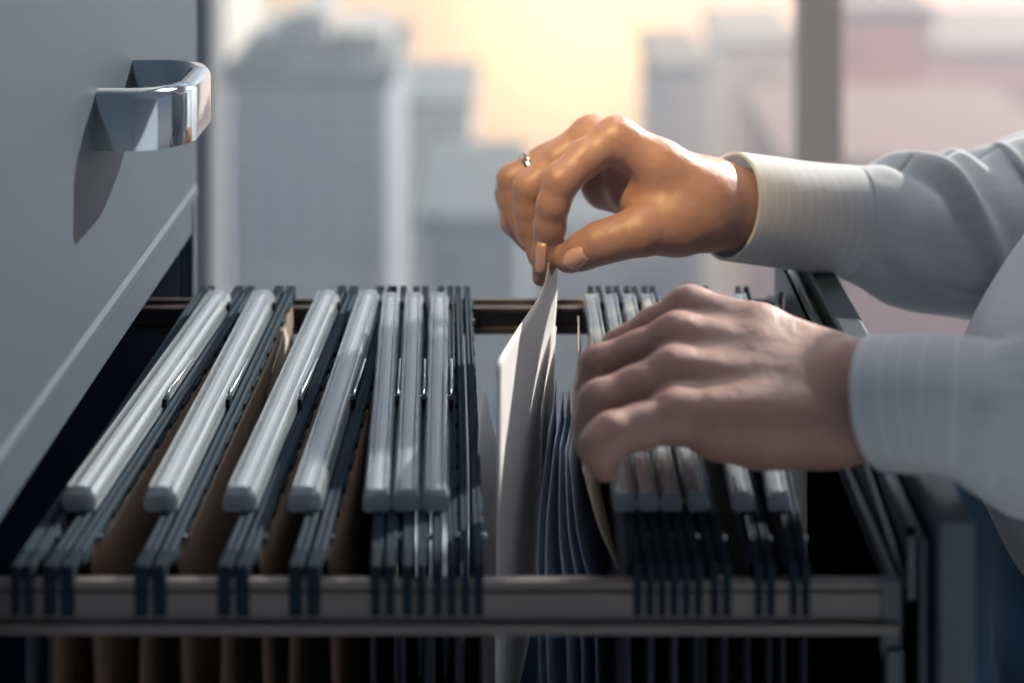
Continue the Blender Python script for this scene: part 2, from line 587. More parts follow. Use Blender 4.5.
fp.box((.185, .790, -.70), (.2025, 1.243, -.360))
fp.box((.1785, .800, -.69), (.184, 1.225, -.372))
fp.build('front_panel', M['drawer_paint'], drawer, bevel=.0025, segs=3)

# ================================================================= HANGING FILES
FY = 1.0045


def hanging_file(tube_w, bar_w, folder_mat, depth=.25, tube=True, label='', group=None, spread=.006, lift=0.0):
    root = empty('hanging_file', (0, FY, -.396), label, 'hanging file', group)
    L = .198
    zt0 = -.386
    for sx in (-1, 1):
        cx = sx * (bar_w / 2 + .0007)
        b_ = MB()
        hw = bar_w / 2
        # rolled channel with a groove along its top
        prof = [(cx - hw, zt0 - .008), (cx + hw, zt0 - .008), (cx + hw, zt0 - .0012), (cx + hw * .55, zt0), (cx + hw * .2, zt0 - .001),
                (cx - hw * .2, zt0 - .001), (cx - hw * .55, zt0), (cx - hw, zt0 - .0012)]
        b_.prism(prof, FY - L + .012, FY + L - .012)
        # slotted right side
        if sx > 0:
            for k in range(13):
                yy = FY - L + .03 + k * .0275
                b_.box((cx + hw - .0002, yy, zt0 - .0062), (cx + hw + .0010, yy + .017, zt0 - .0030))
        ob = b_.build('hanger_bar', M['bar'], root, bevel=.0004)
        for e in (-1, 1):
            hk = MB()
            ye = FY + e * L
            a = sorted((ye, ye - e * .013))
            hk.box((cx - hw * .9, a[0], zt0 - .0045), (cx + hw * .9, a[1], zt0 - .0005))
            a = sorted((ye + e * .004, ye - e * .001))
            hk.box((cx - hw * .9, a[0], zt0 - .024), (cx + hw * .9, a[1], zt0 - .0005))
            hk.build('hook', M['hook'], ob, bevel=.0006)
        for yy in (FY - .165, FY + .14, FY + .175) if sx > 0 else ():
            st = MB().tube([(cx + sx * hw, yy, zt0 - .0045), (cx + sx * (hw + .0022), yy, zt0 - .0045)], .0017, 10)
            st.build('rivet', M['chrome'], ob)
    # folder sleeve hanging in a V below the bars
    fo = MB()
    xo = bar_w + .0012
    nz, ny = 12, 10
    prof = []
    for k in range(nz + 1):
        t = k / nz
        prof.append((-xo * (1 - t * .75) - spread * math.sin(t * math.pi) * .9, zt0 - .006 - t * depth))
    for k in range(nz, -1, -1):
        t = k / nz
        prof.append((xo * (1 - t * .75) + spread * math.sin(t * math.pi) * .9, zt0 - .006 - t * depth))
    vs, fs = [], []
    for j in range(ny + 1):
        yy = FY - .178 + .356 * j / ny
        wob = math.sin(j * 1.7 + tube_w * 900) * .0012
        for k, (x, z) in enumerate(prof):
            tt = min(k, 2 * nz + 1 - k) / nz
            vs.append((x + wob * tt, yy, z))
    m_ = len(prof)
    for j in range(ny):
        for k in range(m_ - 1):
            fs.append((j * m_ + k, j * m_ + k + 1, (j + 1) * m_ + k + 1, (j + 1) * m_ + k))
    fo.add(vs, fs, True)
    fo.build('folder', folder_mat, root, solid=.0009)
    if tube:
        tb = MB()
        ta, tbk = FY - .1445, FY + .156
        zc = zt0 + .0035 + lift
        xc = -.0045 if tube_w < .016 else -.0080
        hw, hh = tube_w / 2, tube_w * .47
        prof = []
        for k in range(13):
            a = math.pi * k / 12
            prof.append((xc + hw * math.cos(a), zc + hh * math.sin(a)))
        prof += [(xc - hw, zc - .004), (xc + hw, zc - .004)]
        tb.prism(prof, ta, tbk, smooth=True)
        # ribs along the tube and end lugs
        for q in (-.62, .62):
            tb.box((xc + hw * q - .0006, ta, zc + hh * .70), (xc + hw * q + .0006, tbk, zc + hh * .70 + .0022))
        for yy in (ta, tbk):
            tb.box((xc - hw * .80, yy - .0015, zc - .0045), (xc + hw * .80, yy + .0015, zc + .004))
        t_ = tb.build('index_tube', M['plastic'], root)
        md = t_.modifiers.new('split', 'EDGE_SPLIT'); md.split_angle = math.radians(40)
        ls = MB().prism([(xc - hw * .45, zc - .003), (xc + hw * .45, zc - .003), (xc + hw * .40, zc + hh * .55), (xc, zc + hh * .72), (xc - hw * .40, zc + hh * .55)], ta + .004, tbk - .004)
        ls.build('label_strip', M['label'], t_)
        cl = MB()
        xr = xc + hw
        cl.tube([(xr + .0005, FY - .012, zc + .001), (xr + .0012, FY - .008, zc + .0038), (xr + .0012, FY + .045, zc + .0015)], .0009, 8)
        cl.build('clip', M['chrome'], t_)
        MB().box((xr - .001, FY - .019, zc - .003), (xr + .0022, FY - .012, zc + .0022)).build('latch', M['hook'], t_, bevel=.0006)
        MB().box((xr - .001, FY + .143, zc - .002), (xr + .0020, FY + .149, zc + .0025)).build('latch', M['hook'], t_, bevel=.0006)
    return root


def copy_tree(o, parent=None):
    c = o.copy(); COL.objects.link(c)
    if parent is not None:
        c.parent = parent
    for ch in list(o.children):
        copy_tree(ch, c)
    return c


def place_file(o, pf, pb):
    xf, xb = (pf - CX) * .815 / F, (pb - CX) * 1.2 / F
    o.location = W(((xf + xb) / 2, FY, -.396))
    o.rotation_euler = (0, 0, -math.atan2(xb - xf, .385))


G1, G2 = 'hanging files in the left half of the drawer', 'hanging files in the right half of the drawer'
wide = [
    (66, 243, 'hanging file with clear tube nearest the grey cabinet, leftmost of the tubes'),
    (156, 284, 'second tubed hanging file from the cabinet, cream paper poking out behind it'),
    (238, 347, 'third tubed hanging file from the cabinet, alone between two wide gaps'),
    (308, 386, 'fourth tubed hanging file from the cabinet, left of the tight trio'),
]
proto = hanging_file(.0172, .0068, M['kraft'], label=wide[0][2], group=G1)
for i, (a, b_, lb) in enumerate(wide):
    o = proto if i == 0 else copy_tree(proto)
    o['label'] = lb
    place_file(o, a, b_)
trio = [
    (384, 399, 'left tube of the tight trio of hanging files left of the papers'),
    (415, 421, 'middle tube of the tight trio of hanging files left of the papers'),
    (445, 446, 'right tube of the tight trio of hanging files left of the papers'),
]
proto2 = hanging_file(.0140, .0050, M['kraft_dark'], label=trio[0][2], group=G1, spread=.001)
for i, (a, b_, lb) in enumerate(trio):
    o = proto2 if i == 0 else copy_tree(proto2)
    o['label'] = lb
    place_file(o, a, b_)
bare = [(30, 206, 'hanging file without a tube, half hidden beside the cabinet'),
        (472, 463, 'dark hanging file without a tube, right next to the loose papers')]
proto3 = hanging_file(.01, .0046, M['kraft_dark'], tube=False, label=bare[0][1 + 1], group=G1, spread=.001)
for i, (a, b_, lb) in enumerate(bare):
    o = proto3 if i == 0 else copy_tree(proto3)
    o['label'] = lb
    place_file(o, a, b_)
right = [
    (642, 595, 'hanging file first right of the loose papers, under the gripping fingers'),
    (666, 613, 'hanging file second right of the loose papers, under the lower hand'),
    (690, 631, 'hanging file third right of the loose papers, under the lower hand'),
    (718, 649, 'hanging file fourth right of the loose papers, cream slip beside its tube'),
    (762, 702, 'hanging file second from the drawer front, under the palm'),
    (797, 742, 'hanging file nearest the drawer front, rightmost of all'),
]
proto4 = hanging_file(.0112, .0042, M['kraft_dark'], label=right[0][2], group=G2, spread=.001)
for i, (a, b_, lb) in enumerate(right):
    o = proto4 if i == 0 else copy_tree(proto4)
    o['label'] = lb
    place_file(o, a, b_)

# ================================================================= PAPERS
def sheet(name, rows, material, label, cat='paper', group='loose papers between the hanging files', nu=14, nv=18, thick=.0004):
    """rows: list of poly-lines top to bottom, each a list of (px, py, depth); smoothed into a curved page"""
    A = np.array([[P(*p) for p in r] for r in rows])
    def interp(A, n, axis):
        A = np.moveaxis(A, axis, 0)
        t = np.linspace(0, len(A) - 1, n)
        out_ = []
        for x in t:
            i = min(int(x), len(A) - 2); f = x - i
            p0, p1, p2, p3 = A[max(i - 1, 0)], A[i], A[i + 1], A[min(i + 2, len(A) - 1)]
            out_.append(.5 * (2 * p1 + (p2 - p0) * f + (2 * p0 - 5 * p1 + 4 * p2 - p3) * f * f + (3 * p1 - p0 - 3 * p2 + p3) * f ** 3))
        return np.moveaxis(np.array(out_), 0, axis)
    B = interp(interp(A, nv, 0), nu, 1)
    vs = B.reshape(-1, 3)
    fs = [(j * nu + i, j * nu + i + 1, (j + 1) * nu + i + 1, (j + 1) * nu + i) for j in range(nv - 1) for i in range(nu - 1)]
    return tag(MB().add(vs, fs, True).build(name, material, None, solid=thick), label, cat, group)


sheet('paper_sheet', [[(497, 362, .90), (520, 325, .975), (543, 289, 1.06), (551, 250, 1.092), (558, 226, 1.105)],
                      [(497, 430, .90), (518, 400, .975), (537, 365, 1.055), (549, 325, 1.09), (557, 290, 1.105)],
                      [(497, 520, .90), (514, 490, .975), (530, 455, 1.04), (542, 410, 1.08), (552, 360, 1.11)],
                      [(496, 640, .90), (510, 590, .975), (524, 550, 1.035), (536, 500, 1.07), (545, 450, 1.11)],
                      [(495, 760, .90), (507, 720, .975), (518, 690, 1.035), (529, 640, 1.07), (538, 590, 1.11)]],
      M['paper'], 'tall white document sheet being pulled up between thumb and forefinger')
sheet('paper_sheet', [[(483, 386, .96), (486, 392, .965), (490, 415, .975), (496, 440, .99)],
                      [(478, 450, .93), (486, 450, .95), (494, 455, .98), (502, 460, 1.01)],
                      [(478, 600, .92), (488, 590, .95), (497, 570, .99), (505, 550, 1.03)],
                      [(480, 760, .92), (489, 740, .95), (497, 700, .99), (505, 660, 1.03)]],
      M['paper'], 'short white sheet with a pointed corner left of the tall document')
sheet('paper_sheet', [[(541, 412, 1.03), (549, 360, 1.07), (556, 326, 1.10)],
                      [(541, 470, 1.03), (548, 420, 1.07), (554, 372, 1.10)],
                      [(538, 640, 1.02), (544, 590, 1.06), (550, 540, 1.10)],
                      [(535, 760, 1.02), (541, 700, 1.06), (547, 640, 1.10)]],
      M['paper'], 'white sheet showing as a narrow sliver just behind the tall document')
blue = [
    ((549, 430, 1.0), (553, 380, 1.07), (538, 600, .96), (548, 520, 1.07), 'paper_blue', 'blue sheet close behind the tall white document'),
    ((555, 440, .99), (560, 392, 1.07), (546, 610, .94), (560, 520, 1.07), 'paper_pale', 'pale blue sheet second behind the tall white document'),
    ((560, 445, .99), (566, 390, 1.08), (566, 612, .92), (572, 520, 1.07), 'paper_blue', 'blue sheet with a ragged top in the middle of the loose papers'),
    ((565, 450, .97), (573, 394, 1.08), (580, 612, .92), (583, 520, 1.07), 'paper_pale', 'pale blue sheet bulging beside the gripping fingers'),
    ((569, 455, .97), (577, 372, 1.09), (594, 614, .92), (592, 520, 1.07), 'paper_blue', 'blue sheet next to the cream divider, last of the loose papers'),
]
for (a, b_, c, d, m_, lb) in blue:
    d = (d[0] + 14, d[1] + 25, d[2]); b_ = (b_[0] + 3, b_[1], b_[2])
    def mid(p, q, dx=0, t=.5):
        return tuple(p[i] * (1 - t) + q[i] * t + (dx if i == 0 else 0) for i in range(3))
    sheet('paper_sheet', [[a, mid(a, b_, 1), b_], [mid(a, c, -4), mid(mid(a, c), mid(b_, d), -3), mid(b_, d, -2)], [c, mid(c, d, 2), d],
                          [(c[0] + 4, c[1] + 140, c[2]), (mid(c, d)[0] + 4, mid(c, d)[1] + 130, mid(c, d)[2]), (d[0] + 3, d[1] + 120, d[2])]],
          M[m_], lb)
sheet('card_divider', [[(583, 470, .93), (579, 380, 1.03), (578, 316, 1.12)],
                       [(600, 530, .91), (590, 450, 1.0), (585, 390, 1.10)],
                       [(624, 590, .885), (607, 520, .98), (597, 470, 1.09)],
                       [(632, 720, .885), (617, 640, .98), (606, 560, 1.09)]],
      M['cream'], 'pale cream card divider at the left of the right-hand files', 'divider', None)
sheet('paper_sheet', [[(272, 372, 1.06), (283, 335, 1.13), (286, 325, 1.16)],
                      [(266, 400, 1.06), (282, 372, 1.12), (290, 362, 1.16)],
                      [(250, 520, 1.02), (268, 470, 1.10), (284, 430, 1.16)]],
      M['cream'], 'cream paper poking up behind the second tubed hanging file', 'paper', None)
sheet('paper_slip', [[(683, 500, .868), (681, 480, .89), (679, 462, .91)],
                     [(690, 516, .866), (687, 500, .89), (684, 490, .91)],
                     [(706, 535, .862), (703, 525, .89), (700, 520, .91)]],
      M['cream'], 'small cream slip sticking up between the right-hand tubes', 'paper', None, nu=8, nv=8)

# ================================================================= PERSON
person = empty('person', (.375, 1.01, FLOOR), 'person in a pale striped shirt and blue jeans searching the open drawer with both hands', 'person')


def pts(*a):
    return [(P(x, y, d), r) for x, y, d, r in a]


RS = 1.07


def deeper(ch):
    return [(p * RS, r * RS) for p, r in ch]


def nearer(ch):
    return [(p * .95, r * .95) for p, r in ch]


def hand(lo_hi, h, fingers, palm, kf=.004, kp=.013, kfp=.007):
    lo, hi = lo_hi
    ax, G = grid(lo, hi, h)
    Fd = None
    for ch in fingers:
        d = chain(G, ch, kf)
        Fd = d if Fd is None else smin(Fd, d, .0016)
    Pd = None
    for ch in palm:
        d = chain(G, ch, kp * .6)
        Pd = d if Pd is None else smin(Pd, d, kp)
    D = smin(Fd, Pd, kfp)
    return surface_nets(D, ax)


def bounds(chains, pad=.006):
    p = np.array([q for c in chains for q, r in c]); r = np.array([[r] for c in chains for q, r in c])
    return (p - r).min(0) - pad, (p + r).max(0) + pad


# right hand (raised, pinching the document)
rf = [
    pts((616, 139, 1.035, .0120), (585, 158, 1.028, .0107), (561, 181, 1.02, .0106), (553, 205, 1.018, .0094), (550, 226, 1.02, .0092), (546, 256, 1.022, .0082), (541.5, 277, 1.025, .0056)),
    pts((592, 137, 1.06, .0120), (560, 160, 1.055, .0108), (531, 188, 1.05, .0105), (530, 208, 1.05, .0093), (532, 225, 1.05, .0090), (537, 257, 1.045, .0058)),
    pts((585, 142, 1.085, .0115), (548, 161, 1.083, .0104), (514, 180, 1.08, .0103), (515, 200, 1.077, .009), (518, 215, 1.075, .0087), (529, 243, 1.065, .0058)),
    pts((590, 155, 1.105, .0102), (550, 175, 1.107, .0088), (509, 194, 1.105, .0084), (513, 222, 1.095, .0074), (524, 240, 1.085, .0052)),
]
rth = pts((676, 222, 1.028, .0185), (640, 231, 1.015, .0142), (618, 238, 1.012, .0122), (600, 243, 1.01, .0118), (583, 251, 1.012, .0104), (569, 258, 1.015, .0088))
rp = [
    pts((706, 196, 1.035, .0180), (660, 167, 1.035, .0150), (616, 139, 1.035, .0128)),
    pts((706, 193, 1.05, .0185), (592, 138, 1.06, .0130)),
    pts((708, 197, 1.065, .0175), (587, 143, 1.085, .0122)),
    pts((712, 204, 1.075, .0165), (592, 156, 1.105, .0112)),
    pts((700, 205, 1.045, .022), (660, 205, 1.04, .020), (632, 190, 1.05, .015)),
    pts((640, 188, 1.07, .019), (606, 184, 1.085, .016)),
    pts((712, 206, 1.05, .0235), (735, 208, 1.055, .0230), (790, 214, 1.072, .0250), (880, 226, 1.105, .027)),
    pts((700, 214, 1.035, .0200), (676, 222, 1.028, .0188)),
]
rf = [deeper(c) for c in rf]; rth = deeper(rth); rp = [deeper(c) for c in rp]
rv, rfc = hand(bounds(rf + [rth] + rp), .0013, rf + [rth], rp)

# left hand (lower, lying over the tubes)
lf = [
    pts((690, 311, .965, .0128), (655, 329, .968, .0112), (622, 349, .97, .0108), (606, 368, .965, .0096), (602, 385, .96, .0092), (604, 412, .95, .0066)),
    pts((678, 339, .94, .0130), (640, 354, .94, .0117), (600, 368, .94, .0116), (594, 390, .935, .0103), (593, 410, .93, .0100), (600, 440, .925, .0074)),
    pts((674, 374, .915, .0130), (640, 389, .91, .0120), (601, 405, .905, .0122), (595, 424, .90, .0108), (595, 441, .895, .0104), (604, 466, .89, .0078)),
    pts((676, 416, .89, .0125), (640, 427, .882, .0108), (612, 435, .875, .0105), (602, 443, .872, .0095), (598, 448, .87, .0090), (602, 456, .868, .0078)),
    pts((800, 365, .955, .0165), (745, 366, .985, .0135), (700, 366, .99, .0112), (660, 368, .99, .0080)),
]
lp = [
    pts((832, 364, .935, .0165), (760, 334, .95, .0150), (690, 312, .965, .0133)),
    pts((836, 380, .925, .0175), (760, 357, .932, .0155), (678, 340, .94, .0136)),
    pts((838, 402, .905, .0185), (674, 375, .915, .0136)),
    pts((838, 424, .89, .0185), (676, 416, .89, .0130)),
    pts((815, 428, .895, .0195), (760, 430, .893, .0180), (720, 430, .89, .0150)),
    pts((790, 392, .92, .024), (710, 380, .93, .018)),
    pts((838, 388, .92, .0240), (862, 388, .900, .0232), (960, 402, .862, .020)),
    pts((838, 412, .907, .0240), (862, 410, .893, .0218), (960, 412, .860, .020)),
]
lf = [nearer(c) for c in lf]; lp = [nearer(c) for c in lp]
lv, lfc = hand(bounds(lf + lp), .0013, lf, lp, kp=.010, kfp=.006)

# coarse body under the clothes
SH_R, EL_R = np.array((.50, 1.24, .02)), np.array((.49, 1.225, -.32))
SH_L, EL_L = np.array((.44, .835, .02)), np.array((.455, .80, -.335))


def seg(a, ra, b_, rb):
    return [(np.array(a, float), ra), (np.array(b_, float), rb)]


torso = [
    seg((.424, .95, -.38), .098, (.424, 1.07, -.38), .098),
    seg((.465, .965, -.235), .085, (.465, 1.055, -.235), .085),
    seg((.384, .935, -.10), .110, (.40, 1.04, -.09), .105),
    seg((.45, .86, .03), .058, (.45, 1.16, .03), .058),
    seg((.385, .945, -.50), .105, (.385, 1.075, -.50), .105),
    seg((.42, 1.01, .05), .055, (.36, 1.01, .15), .050),
]
head = [
    seg((.345, 1.01, .20), .066, (.350, 1.01, .30), .085),
    seg((.375, 1.01, .29), .085, (.37, 1.01, .26), .08),
    seg((.268, 1.01, .225), .012, (.275, 1.01, .255), .008),      # nose
    seg((.300, 1.01, .165), .030, (.33, 1.01, .175), .04),         # chin
    seg((.36, .925, .235), .010, (.365, .925, .265), .013),        # ears
    seg((.36, 1.095, .235), .010, (.365, 1.095, .265), .013),
]
limbs = [
    [(SH_R, .042), (EL_R, .026), (P(880, 226, 1.105 * RS), .026)],
    [(SH_L, .052), (EL_L, .033), (P(985, 412, .815), .018)],
    [(np.array((.385, .945, -.56)), .095), (np.array((.385, .93, -.98)), .064), (np.array((.40, .93, -1.39)), .044), (np.array((.32, .92, -1.44)), .035)],
    [(np.array((.385, 1.075, -.56)), .095), (np.array((.385, 1.09, -.98)), .064), (np.array((.40, 1.09, -1.39)), .044), (np.array((.32, 1.10, -1.44)), .035)],
]
ax, G = grid((.10, .74, FLOOR + .002), (.56, 1.28, .43), .009)
D = None
for k, c in enumerate(torso + limbs + head):
    d = chain(G, c, .03)
    D = d if D is None else smin(D, d, .035 if k < len(torso) else .010 if k < len(torso) + 2 else .03 if k < len(torso + limbs) else .014)
bv, bf = surface_nets(D, ax)
bm_ = MB().add(rv, rfc, True).add(lv, lfc, True).add(bv, bf, True)
body = bm_.build('body', M['skin'], person)
sm = body.modifiers.new('smooth', 'SMOOTH'); sm.factor = .5; sm.iterations = 3


def nail(c, along, normal, ln, wd, name='fingernail'):
    c = np.array(c, float); t = np.array(along, float); t /= np.linalg.norm(t)
    nn = np.array(normal, float); nn -= t * (nn @ t); nn /= np.linalg.norm(nn)
    w = np.cross(t, nn)
    vs, fs = [], []
    nu, nv = 9, 9
    for j in range(nv):
        u = j / (nv - 1) * 2 - 1
        half = wd * (1 - abs(u) ** 3.2 * (.55 if u > 0 else .35))
        for i in range(nu):
            s_ = i / (nu - 1) * 2 - 1
            vs.append(c + t * (u * ln) * (1 - .12 * s_ * s_ * (1 if u > 0 else -.3)) + w * (s_ * half) - nn * (s_ * s_ * wd * .42 + (u * u) * ln * .05))
    for j in range(nv - 1):
        for i in range(nu - 1):
            fs.append((j * nu + i, j * nu + i + 1, (j + 1) * nu + i + 1, (j + 1) * nu + i))
    return MB().add(vs, fs, True).build(name, M['nail'], body, solid=.0007)


def surf(px, py, d, V):
    """nearest hand vertex to the eye along a pixel ray, as a depth"""
    q = np.stack([V[:, 0] / V[:, 1] * F + CX, -V[:, 2] / V[:, 1] * F + CY], 1)
    m_ = np.hypot(q[:, 0] - px, q[:, 1] - py) < 3.0
    return V[m_][:, 1].min() if m_.any() else d


c = P(573, 260, surf(573, 260, 1.005, rv) - .0005)
nail(c, P(556, 266, 1.083) - P(585, 252, 1.074), (-.1, -1, .10), .0085, .0058)
c = P(538, 259, surf(538, 259, 1.015, rv) + .0006)
nail(c, P(537, 280, 1.091) - P(541, 240, 1.087), (-.75, -.8, .0), .0105, .0048)

# finger ring on the raised hand
a, b_ = P(548, 161, 1.083 * RS), P(514, 180, 1.08 * RS)
cen = a * .5 + b_ * .5; t = (b_ - a) / np.linalg.norm(b_ - a)
u = np.cross(t, (0, 0, 1.0)); u /= np.linalg.norm(u); w = np.cross(t, u)
vs, fs = [], []
for k in range(48):
    an = 2 * math.pi * k / 48
    for j in range(10):
        bn = 2 * math.pi * j / 10
        r = .0115 + .0011 * math.cos(bn)
        vs.append(cen + r * (math.cos(an) * u + math.sin(an) * w) + t * .0030 * math.sin(bn))
        fs.append((k * 10 + j, k * 10 + (j + 1) % 10, ((k + 1) % 48) * 10 + (j + 1) % 10, ((k + 1) % 48) * 10 + j))
rg = MB().add(vs, fs, True).build('finger_ring', M['gold'], person)
rg['label'] = 'polished ring on the raised hand'

# ---- sleeves
def cr(A, n):
    t = np.linspace(0, len(A) - 1, n); o = []
    for x in t:
        i = min(int(x), len(A) - 2); f = x - i
        p0, p1, p2, p3 = A[max(i - 1, 0)], A[i], A[i + 1], A[min(i + 2, len(A) - 1)]
        o.append(.5 * (2 * p1 + (p2 - p0) * f + (2 * p0 - 5 * p1 + 4 * p2 - p3) * f * f + (3 * p1 - p0 - 3 * p2 + p3) * f ** 3))
    return np.array(o)


def loft(cent, rv_, rh_, nlen, nth, disp=None, mb=None, shear=0.0):
    """tube of cloth along a centre line; rv_ upright and rh_ sideways half widths"""
    C = cr(np.array(cent, float), nlen); RV = cr(np.array(rv_, float)[:, None], nlen)[:, 0]; RH = cr(np.array(rh_, float)[:, None], nlen)[:, 0]
    L = np.concatenate([[0], np.cumsum(np.linalg.norm(np.diff(C, axis=0), axis=1))])
    vs, uv = [], []
    up = np.array((0, 0, 1.0))
    prev = None
    for i in range(nlen):
        t = C[min(i + 1, nlen - 1)] - C[max(i - 1, 0)]; t /= np.linalg.norm(t)
        if prev is None:
            side = np.cross(t, up); side /= np.linalg.norm(side)
        else:
            side = prev - t * (prev @ t); side /= np.linalg.norm(side)
        prev = side
        upv = np.cross(side, t)
        for k in range(nth + 1):
            th = 2 * math.pi * k / nth
            dd = disp(L[i], th) if disp else 0.0
            vs.append(C[i] + upv * (math.cos(th) * (RV[i] + dd)) + side * (math.sin(th) * (RH[i] + dd)) + t * shear * math.sin(th) * RH[i])
            uv.append((L[i], th * .045))
    fs = [(i * (nth + 1) + k, i * (nth + 1) + k + 1, (i + 1) * (nth + 1) + k + 1, (i + 1) * (nth + 1) + k) for i in range(nlen - 1) for k in range(nth)]
    mb = mb or MB()
    mb.add(vs, fs, True, uv)
    return mb


def g(x, s):
    return math.exp(-x * x / (2 * s * s))


def wrap(a):
    return (a + math.pi) % (2 * math.pi) - math.pi


def folds_r(l, th):
    """cloth folds on the raised sleeve: th 0 is the top, +pi/2 the side towards the eye"""
    e = min(1.0, l / .03)
    d = 0
    th = wrap(th)
    d += .0120 * g(l - (.040 + .030 * (th + .2)), .0055) * g(th - .6, 1.0)        # long diagonal ridge
    d -= .0070 * g(l - (.026 + .030 * (th + .2)), .0075) * g(th - .5, .9)
    d += .0050 * g(l - (.088 + .020 * th), .008) * g(th + .1, .8)
    d -= .0040 * g(l - (.103 + .018 * th), .008) * g(th + .1, .8)
    d += .0045 * g(l - (.122 + .018 * th), .007) * g(th + .1, .7)
    d += .0055 * g(th - 1.75 - .3 * math.sin(l * 18), .13) * min(1, l / .02)       # ridge along the underside
    d -= .0060 * g(th - 2.05 - .3 * math.sin(l * 18), .20) * min(1, l / .02)
    d += .0014 * math.sin(th * 9 + l * 20) * g(l - .004, .009)                     # pleats at the cuff seam
    d += .0012 * math.sin(l * 95 + th * 3.2)
    return d * e


def folds_l(l, th):
    th = wrap(th)
    return (.0030 * math.sin(l * 60 + th * 2.0) + .003 * g(l - .03 - .02 * th, .008) + .0015 * math.sin(th * 8) * g(l, .012)) * min(1, l / .015)


shirt = MB()
# right sleeve from the cuff seam to the shoulder
cR = [P(846, 220, 1.1685), P(872, 226, 1.1770), P(905, 233, 1.1855), P(945, 237, 1.1952), P(985, 236, 1.2038), P(1030, 228, 1.2145),
      EL_R + np.array((-.03, 0, .0)), EL_R + np.array((.02, .005, .03)), (EL_R + SH_R) / 2 + np.array((.012, .01, 0)), SH_R]
vR = [.0358, .0412, .0477, .0530, .0562, .0632, .064, .062, .062, .066]
hR = [.030, .036, .040, .043, .045, .048, .050, .056, .058, .060]
loft(cR, vR, hR, 110, 72, folds_r, shirt)
cL = [P(966, 410, .819), P(1000, 420, .815), P(1040, 428, .812), P(1100, 430, .808), EL_L + np.array((-.03, 0, 0)), EL_L + np.array((.02, 0, .03)), (EL_L + SH_L) / 2 + np.array((.012, -.01, 0)), SH_L]
loft(cL, [.0318, .0362, .038, .040, .046, .054, .06, .064], [.0305, .0345, .037, .040, .046, .052, .058, .06], 80, 60, folds_l, shirt)
# shirt body: the torso grown outwards, cut below the hips and at the neck
ax, G = grid((.20, .76, -.46), (.56, 1.27, .10), .007)
D = None
for c in torso[:4]:
    d = chain(G, [(p, r + .016) for p, r in c], .03)
    D = d if D is None else smin(D, d, .02)
d = chain(G, [(p + np.array((.0, 0, .075)), r + .018) for p, r in torso[4]], .03)
D = smin(D, d, .02)
for k, (fx, fy, fz, am) in enumerate(((38, 25, 16, .0035), (22, -34, 30, .003), (60, 30, -45, .0015))):
    D = D + am * np.sin(G[0] * fx + G[1] * fy + G[2] * fz + k)
tv, tf = surface_nets(D, ax)
shirt.add(tv, tf, True, [(p[1] * .8, p[1] + .35 * p[2]) for p in tv])
sh = shirt.build('shirt', M['shirt'], person, solid=.0010)
sh['label'] = 'pale blue grey striped shirt'

# cuffs
def cuff(cent, rv_, rh_, shear, flare, name='cuff'):
    mb = loft(cent, rv_, rh_, 26, 72, lambda l, th: flare * math.sin(th * 2 + l * 30), shear=shear)
    o = mb.build(name, M['cuff'], sh, solid=.0022, offset=-1)
    return o


cuff([P(729, 206, 1.1267), P(760, 210, 1.1364), P(805, 216, 1.1534), P(852, 221, 1.1706)], [.0348, .0348, .0348, .0364], [.0300, .0300, .0300, .0305], .12, .0006)
cuff([P(879, 402, .843), P(905, 403, .834), P(950, 406, .822), P(994, 417, .816)], [.0316, .0318, .0322, .0345], [.0325, .032, .032, .033], .14, .0005)

# trousers
ax, G = grid((.22, .78, FLOOR + .05), (.54, 1.24, -.40), .009)
D = None
for c in [torso[4]] + [limbs[2][:3], limbs[3][:3]]:
    d = chain(G, [(p, r + .016) for p, r in c], .03)
    D = d if D is None else smin(D, d, .035)
D = D + .003 * np.sin(G[0] * 45 + G[1] * 20 + G[2] * 38) + .002 * np.sin(G[1] * 50 - G[2] * 26)
tv, tf = surface_nets(D, ax)
MB().add(tv, tf, True).build('jeans', M['jeans'], person, solid=.001)['label'] = 'blue denim jeans'
for y in (.925, 1.095):
    ax, G = grid((.20, y - .07, FLOOR + .001), (.48, y + .07, FLOOR + .16), .006)
    D = smin(chain(G, seg((.27, y, FLOOR + .030), .028, (.41, y, FLOOR + .036), .034), .02), chain(G, seg((.41, y, FLOOR + .04), .038, (.40, y, FLOOR + .10), .046), .02), .03)
    D = np.maximum(D, FLOOR + .004 - G[2])
    v_, f_ = surface_nets(D, ax)
    MB().add(v_, f_, True).build('shoe', M['shoe'], person)
ax, G = grid((.24, .88, .08), (.50, 1.14, .42), .008)
D = smin(chain(G, seg((.375, 1.01, .30), .098, (.385, 1.01, .25), .095), .02), chain(G, seg((.425, 1.01, .28), .07, (.44, 1.01, .16), .05), .02), .04)
D = np.maximum(D, -(np.sqrt((G[0] - .275) ** 2 + (G[1] - 1.01) ** 2 * .7 + (G[2] - .21) ** 2) - .098))
v_, f_ = surface_nets(D, ax)
MB().add(v_, f_, True).build('hair', M['hair'], person)

